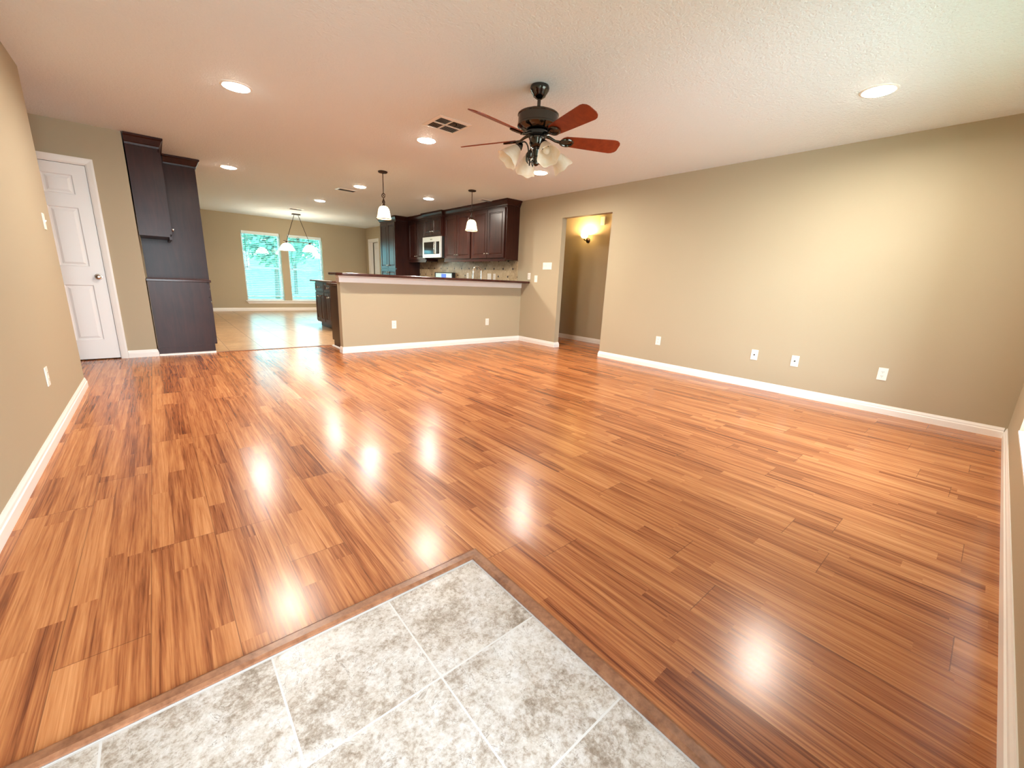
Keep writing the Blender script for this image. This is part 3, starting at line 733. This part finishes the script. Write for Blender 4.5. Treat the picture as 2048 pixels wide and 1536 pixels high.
def coax(label, loc, rz, group):
    t = thing('cable_jack', label, 'cable jack', loc, rz, group); plate_at(t)
    obj('jack', lambda bm: lathe(bm, [(0.0075, 0), (0.0075, 0.003), (0.0048, 0.003), (0.0048, 0.010)], 16, (0, -0.0062, 0.0), (0, -1, 0)), 'slot', t)
    for s in (1, -1):
        obj('screw', lambda bm, s=s: lathe(bm, [(0.003, 0), (0.002, 0.0012)], 10, (0, -0.0062, s*0.042), (0, -1, 0)), 'nickel', t)
    return t
def switch(label, loc, rz, n, group=None):
    t = thing('light_switch', label, 'switch', loc, rz, group); plate_at(t, 0.070+0.046*(n-1))
    for k in range(n):
        x = (k-(n-1)/2)*0.046
        def tg(bm, x=x):
            loft(bm, [[(x-0.004, -0.0062, -0.010), (x+0.004, -0.0062, -0.010), (x+0.004, -0.0062, 0.010), (x-0.004, -0.0062, 0.010)],
                      [(x-0.0035, -0.016, 0.003), (x+0.0035, -0.016, 0.003), (x+0.0035, -0.016, 0.010), (x-0.0035, -0.016, 0.010)]])
        obj('toggle', tg, 'plastic', t)
    return t
RW = R - 0.0
outlet('white outlet low on the long tan wall, first to the right of the doorway', (RW, 2.905, 0.374), -90, 'outlets on the long wall')
coax('white cable jack plate on the long wall, second from the doorway', (RW, 1.702, 0.376), -90, 'cable jacks on the long wall')
coax('white cable jack plate on the long wall, nearer the front window corner', (RW, 1.303, 0.372), -90, 'cable jacks on the long wall')
outlet('white double outlet on the long wall closest to the front corner', (RW, 0.592, 0.372), -90, 'outlets on the long wall')
outlet('white outlet on the bar wall nearer the kitchen walkway', (2.616, YB, 0.372), 0, 'outlets on the bar wall')
outlet('white outlet on the bar wall nearer the doorway wall', (4.331, YB, 0.365), 0, 'outlets on the bar wall')
outlet('white outlet low on the left wall above its baseboard', (L, 3.675, 0.376), 90, 'outlets on the side wall')
switch('single white toggle switch on the left wall end before the white door', (L, 4.745, 1.345), 90, 1)
switch('wide four gang white switch plate beside the doorway', (RW, 5.105, 1.343), -90, 4)
outlet('white outlet plate on the wall just above the end of the bar top', (RW, 5.545, 1.168), -90, 'plates by the bar end')
switch('single white switch plate between the bar end and the four gang plate', (RW, 5.366, 1.128), -90, 1, 'plates by the bar end')
outlet('white outlet on the backsplash beside the faucet', (R-0.0105, 6.535, 1.140), -90, 'plates on the backsplash')
switch('double white switch plate on the backsplash next to the outlet', (R-0.0105, 6.700, 1.142), -90, 2, 'plates on the backsplash')
outlet('white outlet on the backsplash between the range and the faucet', (R-0.0105, 7.455, 1.145), -90, 'plates on the backsplash')

# ------------------------------------------------------------------ ceiling fixtures
def recessed(label, x, y):
    t = thing('recessed_light', label, 'ceiling light', (x, y, H-0.0005), 0, 'recessed ceiling lights')
    obj('trim_ring', lambda bm: lathe(bm, [(0.090, -0.001), (0.093, -0.007), (0.104, -0.006), (0.110, -0.001)], 40, cap=False), 'trim', t, 60)
    obj('lens', lambda bm: lathe(bm, [(0.0895, -0.001), (0.084, -0.010), (0.055, -0.016), (0.018, -0.018)], 20), 'lens', t, 60)
    a = bpy.data.lights.new('lamp_beam', 'AREA'); a.shape = 'DISK'; a.size = 0.15; a.energy = LAMP; a.color = (1.0, 0.91, 0.78); a.spread = radians(172)
    ao = bpy.data.objects.new('lamp_beam', a); COL.objects.link(ao); ao.parent = t; ao.location = (0, 0, -0.020)
    return t
r0 = recessed('lit recessed light in the ceiling corner towards the white door, left of the fan', 0.671, 4.215)
for lab, x, y in (
    ('lit recessed light over the front corner of the long wall', 3.955, 0.862),
    ('lit recessed light beside the square ceiling vent', 2.321, 4.205),
    ('lit recessed light showing just below the fan shades', 3.960, 4.210),
    ('lit recessed light next to the top of the dark fridge cabinet', 0.982, 7.375),
    ('lit recessed light beside the slot vent over the kitchen', 2.705, 7.079),
    ('lit recessed light over the island, nearest the chandelier', 2.662, 9.058),
    ('lit recessed light between the two pendants, above the microwave', 3.920, 7.038)):
    q = dup(r0, (x, y, H-0.0005), lab)
    if y > 6.5:
        for c in q.children:
            if c.type == 'LIGHT': c.data = c.data.copy(); c.data.energy = LAMP*1.3
def vent(label, cx, cy, sx, sy, kind):
    t = thing('ceiling_vent', label, 'vent', (cx, cy, H-0.0005), 0, 'ceiling vents')
    fwid = 0.028
    def frame(bm):
        o = [(-sx/2, -sy/2), (sx/2, -sy/2), (sx/2, sy/2), (-sx/2, sy/2)]
        i = [(-sx/2+fwid, -sy/2+fwid), (sx/2-fwid, -sy/2+fwid), (sx/2-fwid, sy/2-fwid), (-sx/2+fwid, sy/2-fwid)]
        rs = [[bm.verts.new((x, y, z)) for x, y in p] for p, z in ((o, -0.0005), (o, -0.003), (i, -0.011), (i, -0.0005))]
        for a, b in zip(rs, rs[1:]):
            for k in range(4): bm.faces.new((a[k], a[(k+1) % 4], b[(k+1) % 4], b[k]))
    obj('frame', frame, 'trim', t)
    obj('duct_shade', boxes((-sx/2+fwid, sx/2-fwid, -sy/2+fwid, sy/2-fwid, -0.0025, -0.001)), 'ventshade', t)  # flat dark sheet painted as the shade inside the vent
    hx, hy = sx/2-fwid, sy/2-fwid
    def louver(bm):
        def bank(xa, xb, ya, yb, d, n):
            for k in range(n):
                if d == 'x':   # slats run along x
                    y = ya+(k+.5)*(yb-ya)/n; w_ = (yb-ya)/n*.42
                    loft(bm, [[(xa, y-w_, -0.0105), (xb, y-w_, -0.0105), (xb, y-w_+0.0012, -0.0105), (xa, y-w_+0.0012, -0.0105)], [(xa, y+w_*.5, -0.003), (xb, y+w_*.5, -0.003), (xb, y+w_*.5+0.0012, -0.003), (xa, y+w_*.5+0.0012, -0.003)]])
                else:
                    x = xa+(k+.5)*(xb-xa)/n; w_ = (xb-xa)/n*.42
                    s = kind if kind in (1, -1) else 1
                    loft(bm, [[(x-w_*s, ya, -0.0105), (x-w_*s, yb, -0.0105), (x-w_*s+0.0012, yb, -0.0105), (x-w_*s+0.0012, ya, -0.0105)], [(x+w_*s*.5, ya, -0.003), (x+w_*s*.5, yb, -0.003), (x+w_*s*.5+0.0012, yb, -0.003), (x+w_*s*.5+0.0012, ya, -0.003)]])
        if kind == 'square':
            bank(-hx, -hx*.18, 0.006, hy, 'y', 6); bank(-hx, -hx*.18, -hy, -0.006, 'x', 6)
            bank(-hx*.10, hx, 0.006, hy, 'x', 6); bank(-hx*.10, hx, -hy, -0.006, 'y', 9)
            box(bm, -hx, hx, -0.006, 0.006, -0.011, -0.003); box(bm, -hx*.18, -hx*.10, -hy, hy, -0.011, -0.003)
        else:
            bank(-hx, hx, -hy, hy, 'x', 4)
    obj('louvers', louver, 'trim', t)
    if kind == 'square':
        obj('damper_lever', boxes((0.02, 0.032, -hy+0.02, -hy+0.05, -0.030, -0.0112)), 'gunmetal', t)
vent('square white ceiling vent with dark louvres between the fan and a recessed light', 2.238, 3.668, 0.34, 0.33, 'square')
vent('narrow slot vent beside a recessed light over the kitchen', 2.655, 7.55, 0.32, 0.20, 'slot')
vent('small vent in the dining ceiling above the chandelier', 2.62, 10.74, 0.30, 0.22, 'slot')
vent('small vent over the upper cabinets by the pendant nearer the doorway', 4.64, 6.30, 0.25, 0.15, 'slot')

# ceiling fan
FX, FY = 2.300, 2.498
fan = thing('ceiling_fan', 'five blade ceiling fan with cherry blades and four glass shades', 'ceiling fan', (FX, FY, H-0.0005))
def at_z(prof): return [(r, z-H) for r, z in prof]
obj('canopy', lambda bm: lathe(bm, at_z([(0.066, H-0.001), (0.070, 2.425), (0.066, 2.408), (0.060, 2.402), (0.056, 2.392), (0.048, 2.385), (0.044, 2.372), (0.028, 2.362), (0.018, 2.356)]), 36), 'gunmetal', fan, 45)
obj('downrod', lambda bm: lathe(bm, at_z([(0.0125, 2.3555), (0.0125, 2.272)]), 16), 'gunmetal', fan, 60)
obj('motor_housing', lambda bm: lathe(bm, at_z([(0.024, 2.2715), (0.030, 2.266), (0.120, 2.265), (0.143, 2.260), (0.151, 2.254), (0.151, 2.247), (0.147, 2.244), (0.147, 2.190), (0.151, 2.186), (0.151, 2.176), (0.140, 2.166), (0.100, 2.150), (0.075, 2.146)]), 48), 'gunmetal', fan, 35)
obj('flywheel', lambda bm: lathe(bm, at_z([(0.074, 2.1455), (0.086, 2.138), (0.086, 2.118), (0.060, 2.114)]), 36), 'black', fan, 40)
obj('switch_housing', lambda bm: lathe(bm, at_z([(0.048, 2.1135), (0.060, 2.106), (0.062, 2.094), (0.056, 2.082), (0.058, 2.062), (0.048, 2.046), (0.034, 2.036)]), 32), 'gunmetal', fan, 40)
obj('light_stem', lambda bm: lathe(bm, at_z([(0.033, 2.0355), (0.034, 2.020), (0.026, 1.998), (0.022, 1.978), (0.026, 1.972), (0.019, 1.958), (0.022, 1.930), (0.016, 1.918), (0.004, 1.912)]), 28), 'gunmetal', fan, 40)
PITCH = radians(20.0); A0 = radians(42.4); ZB = 2.100
for k in range(5):
    a = A0 + k*2*pi/5
    Rm = Matrix.Rotation(a, 4, 'Z')
    def bl(bm):
        # outline in local (radial x, tangential y)
        out = []
        r0, r1, w0, w1 = 0.185, 0.645, 0.048, 0.071
        N = 8
        top = [(r0+0.012, w0*.72), (r0+0.03, w0*.95)] + [(r0+0.03+(r1-0.055-r0-0.03)*i/N, w0+(w1-w0)*(i/N)**.8) for i in range(N+1)] + [(r1-0.03, w1*.93), (r1-0.008, w1*.70), (r1, w1*.42)]
        pts = top + [(x, -y) for x, y in top[::-1]]
        pts = [(r0, 0.018)] + pts + [(r0, -0.018)]
        M4 = Matrix.Translation((0, 0, ZB-H)) @ Rm @ Matrix.Rotation(-PITCH, 4, 'X')
        a_ = [bm.verts.new(M4 @ Vector((x, y, 0.003))) for x, y in pts]; b_ = [bm.verts.new(M4 @ Vector((x, y, -0.003))) for x, y in pts]
        bm.faces.new(a_); bm.faces.new(b_)
        for i in range(len(pts)): j = (i+1) % len(pts); bm.faces.new((a_[i], a_[j], b_[j], b_[i]))
    b = obj('blade', bl, 'blade', fan)
    def br(bm):
        M4 = Matrix.Translation((0, 0, ZB-H)) @ Rm @ Matrix.Rotation(-PITCH, 4, 'X')
        n0 = len(bm.verts)
        tube(bm, [(0.075, 0, 0.022), (0.105, 0, 0.012), (0.14, 0, -0.006), (0.175, 0, -0.010)], 0.010, 8, [1.2, 1, .9, 1.1])
        # oval ring under the blade root
        N, s2 = 24, 6
        g = [[bm.verts.new(((0.225+(0.048+0.009*cos(2*pi*j/s2))*cos(2*pi*i/N)), (0.034+0.009*cos(2*pi*j/s2))*sin(2*pi*i/N), -0.0105+0.007*sin(2*pi*j/s2))) for j in range(s2)] for i in range(N)]
        for i in range(N):
            for j in range(s2): bm.faces.new((g[i][j], g[(i+1) % N][j], g[(i+1) % N][(j+1) % s2], g[i][(j+1) % s2]))
        pl = [bm.verts.new((0.225+0.050*cos(2*pi*i/N), 0.036*sin(2*pi*i/N), -0.0035)) for i in range(N)]
        pu = [bm.verts.new((0.225+0.050*cos(2*pi*i/N), 0.036*sin(2*pi*i/N), -0.009)) for i in range(N)]
        bm.faces.new(pl); bm.faces.new(pu)
        for i in range(N): bm.faces.new((pl[i], pl[(i+1) % N], pu[(i+1) % N], pu[i]))
        bm.verts.ensure_lookup_table()
        for v in bm.verts: v.co = M4 @ v.co
    obj('blade_bracket', br, 'gunmetal', b, 50)
for k, deg in enumerate((159, 249, 339, 69)):
    Rm = Matrix.Rotation(radians(deg), 4, 'Z')
    def arm(bm):
        # scroll arm: rises from the stem foot, loops over and enters the socket
        p = [(0.020, 0, 1.945), (0.045, 0, 1.935), (0.062, 0, 1.955), (0.064, 0, 2.000), (0.072, 0, 2.040), (0.092, 0, 2.062), (0.115, 0, 2.060), (0.128, 0, 2.040)]
        q = []
        for i in range(len(p)-1):
            for s in range(4):
                t_ = s/4; P0, P1, P2, P3 = [Vector(p[max(0, min(len(p)-1, i+d))]) for d in (-1, 0, 1, 2)]
                q.append(0.5*((2*P1)+(P2-P0)*t_+(2*P0-5*P1+4*P2-P3)*t_**2+(3*P1-P0-3*P2+P3)*t_**3))
        q.append(Vector(p[-1]))
        tube(bm, q, 0.0055, 8)
        # leaf scroll on the arm
        sc = [(0.066+0.012*cos(t)*(1-t/9), 0, 1.972+0.012*sin(t)*(1-t/9)) for t in [i*0.45 for i in range(15)]]
        tube(bm, [(0.064, 0, 1.92), (0.074, 0, 1.94), (0.078, 0, 1.962)] + sc, 0.0055, 8, [0.35, 1.6, 1.2] + [1.0-0.03*i for i in range(15)])
        for v in bm.verts: v.co = Rm @ (v.co - Vector((0, 0, H)))
    obj('lamp_arm', arm, 'gunmetal', fan, 60)
    ax = Vector((sin(radians(42)), 0, -cos(radians(42)))).normalized()
    org = Vector((0.126, 0, 2.042-H))
    Q = Matrix.Translation(org) @ Vector((0, 0, 1)).rotation_difference(ax).to_matrix().to_4x4()
    def shade(bm):
        seg, T = 48, 14
        outr, inr = [], []
        for j in range(T+1):
            s = j/T; z = 0.028 + 0.132*s
            r = 0.026 + 0.036*(1-(1-s)**2.2) + 0.020*s**3
            ro = []; ri = []
            for i in range(seg):
                th = 2*pi*i/seg; fl = 1 + (0.038*s**1.5)*cos(6*th); zz = z + 0.004*s**3*cos(6*th)
                ro.append(bm.verts.new(Rm @ (Q @ Vector((r*fl*cos(th), r*fl*sin(th), zz)))))
                ri.append(bm.verts.new(Rm @ (Q @ Vector(((r-0.003)*fl*cos(th), (r-0.003)*fl*sin(th), zz)))))
            outr.append(ro); inr.append(ri)
        for rr in (outr, inr):
            for a_, b_ in zip(rr, rr[1:]):
                for i in range(seg): bm.faces.new((a_[i], a_[(i+1) % seg], b_[(i+1) % seg], b_[i]))
        for a_, b_ in ((outr[0], inr[0]), (outr[-1], inr[-1])):
            for i in range(seg): bm.faces.new((a_[i], a_[(i+1) % seg], b_[(i+1) % seg], b_[i]))
    sh = obj('lamp_shade', shade, 'shade', fan, 70)
    def socket(bm):
        rs = lathe(bm, [(0.008, -0.012), (0.016, -0.006), (0.024, 0.010), (0.030, 0.026), (0.031, 0.040), (0.029, 0.042)], 24)
        for v in bm.verts: v.co = Rm @ (Q @ v.co)
    obj('socket', socket, 'gunmetal', sh, 50)
    def bulb(bm):
        lathe(bm, [(0.010, 0.043), (0.012, 0.055), (0.022, 0.080), (0.024, 0.098), (0.016, 0.116), (0.004, 0.122)], 16)
        for v in bm.verts: v.co = Rm @ (Q @ v.co)
    obj('bulb', bulb, 'shade', sh, 60)
def chain(bm):
    tube(bm, [(-0.045, 0.015, 2.05-H), (-0.052, 0.012, 2.02-H), (-0.054, 0.012, 1.955-H)], 0.0022, 6)
    lathe(bm, [(0.002, 0.0), (0.006, -0.006), (0.0045, -0.02), (0.007, -0.035), (0.004, -0.048), (0.001, -0.05)], 10, (-0.054, 0.012, 1.955-H))
obj('pull_chain', chain, 'bronze', fan, 60)

# pendants over the bar
def pendant(label, x, y):
    t = thing('pendant_light', label, 'pendant light', (x, y, H-0.0005), 0, 'pendants over the bar')
    obj('canopy', lambda bm: lathe(bm, [(0.062, -0.001), (0.064, -0.010), (0.055, -0.018), (0.012, -0.022)], 28), 'bronze', t, 45)
    obj('rod', lambda bm: tube(bm, [(0, 0, -0.0225), (0, 0, -0.272)], 0.0055, 10), 'bronze', t, 60)
    def pul(bm):
        ax = (cos(yaw)*0.3+sin(yaw), cos(yaw)-sin(yaw)*0.3, 0)
        torus(bm, (0, 0, -0.303), 0.026, 0.0052, ax, 24, 8)
        u = Vector((ax[1], -ax[0], 0)).normalized()
        for k in range(5):
            a = 2*pi*k/5+.3; tube(bm, [(0, 0, -0.303), Vector((0, 0, -0.303))+0.024*(u*cos(a)+Vector((0, 0, 1))*sin(a))], 0.0032, 6)
    obj('pulley_wheel', pul, 'bronze', t, 60)
    obj('hook_finial', lambda bm: lathe(bm, [(0.007, -0.336), (0.008, -0.350), (0.014, -0.366), (0.021, -0.384), (0.017, -0.402), (0.010, -0.414)], 18), 'bronze', t, 50)
    g = obj('lamp_shade', lambda bm: lathe(bm, [(0.022, -0.438), (0.050, -0.448), (0.070, -0.476), (0.079, -0.520), (0.088, -0.572), (0.100, -0.606), (0.098, -0.607), (0.078, -0.572), (0.060, -0.49), (0.02, -0.45)], 32, cap=True), 'pendantglass', t, 60)
    obj('shade_cap', lambda bm: lathe(bm, [(0.011, -0.4145), (0.024, -0.424), (0.026, -0.4375)], 20), 'bronze', t, 50)
    obj('shade_rim', lambda bm: torus(bm, (0, 0, -0.609), 0.100, 0.005, (0, 0, 1), 32, 8), 'bronze', t, 60)
    return t
p0 = pendant('bronze pulley pendant over the bar nearer the island, glowing glass shade', 2.552, 5.835)
dup(p0, (4.022, 5.825, H-0.0005), 'bronze pulley pendant hanging in front of the upper cabinets')

# chandelier in the dining area
ch = thing('chandelier', 'two shade linear chandelier on angled rods before the dining windows', 'chandelier', (2.83, 11.60, H-0.0005))
obj('canopy', lambda bm: box(bm, -0.09, 0.09, -0.055, 0.055, -0.026, -0.001, 0.004), 'bronze', ch)
for s in (-1, 1):
    obj('rod', lambda bm, s=s: tube(bm, [(s*0.045, 0, -0.0265), (s*0.255, 0, -0.640)], 0.006, 8), 'bronze', ch, 60)
obj('crossbar', lambda bm: tube(bm, [(-0.33, 0, -0.655), (0.33, 0, -0.655)], 0.009, 8), 'bronze', ch, 60)
def med(bm):
    torus(bm, (0, 0, -0.600), 0.040, 0.005, (0, 1, 0), 24, 8); lathe(bm, [(0.016, -0.008), (0.020, 0), (0.016, 0.008)], 16, (0, 0, -0.600), (0, 1, 0))
    for k in range(6): tube(bm, [(0, 0, -0.600), (0.038*cos(k*pi/3), 0, -0.600+0.038*sin(k*pi/3))], 0.004, 6)
obj('medallion', med, 'bronze', ch, 60)
for s in (-1, 1):
    g = obj('lamp_shade', lambda bm, s=s: lathe(bm, [(0.030, -0.700), (0.075, -0.716), (0.120, -0.760), (0.155, -0.820), (0.176, -0.868), (0.170, -0.868), (0.145, -0.82), (0.06, -0.74), (0.02, -0.72)], 32, (s*0.262, 0, 0)), 'chandglass', ch, 60)
    obj('socket', lambda bm, s=s: lathe(bm, [(0.012, -0.6645), (0.022, -0.672), (0.030, -0.6995)], 18, (s*0.262, 0, 0)), 'bronze', g, 50)

# hall wall lamp and the small box beside it
sc = thing('wall_sconce', 'glowing half bowl wall sconce on the hallway wall', 'wall lamp', (HX1, 5.20, 1.86), -90)
obj('backplate', lambda bm: lathe(bm, [(0.045, 0.0005), (0.045, 0.010), (0.030, 0.018), (0.01, 0.02)], 24, (0, 0, 0), (0, -1, 0)), 'bronze', sc, 50)
obj('bracket', lambda bm: tube(bm, [(0, -0.02, 0), (0, -0.09, -0.010), (0, -0.115, 0.010), (0, -0.115, 0.026)], 0.009, 8), 'bronze', sc, 60)
def bowl(bm):
    pr = [(0.020, 0.027), (0.045, 0.036), (0.062, 0.065), (0.070, 0.100), (0.067, 0.100), (0.058, 0.067), (0.040, 0.040), (0.012, 0.031)]
    lathe(bm, pr, 28, (0, -0.115, 0))
obj('lamp_shade', bowl, 'sconceglass', sc, 60)
pl = bpy.data.lights.new('sconce_bulb', 'POINT'); pl.energy = 34; pl.color = (1.0, 0.62, 0.25); pl.shadow_soft_size = 0.02
po = bpy.data.objects.new('sconce_bulb', pl); COL.objects.link(po); po.location = (HX1-0.115, 5.20, 1.86+0.088)
cb = thing('door_chime', 'small white chime box high on the hallway wall beside the sconce', 'chime', (HX1, 4.885, 2.175), -90)
obj('housing', lambda bm: box(bm, -0.045, 0.045, -0.026, -0.0005, -0.07, 0.07, 0.005), 'plastic', cb)
obj('grille', boxes(*[(-0.028, 0.028, -0.0270, -0.0262, -0.045+0.02*k, -0.037+0.02*k) for k in range(5)]), 'trim', cb)
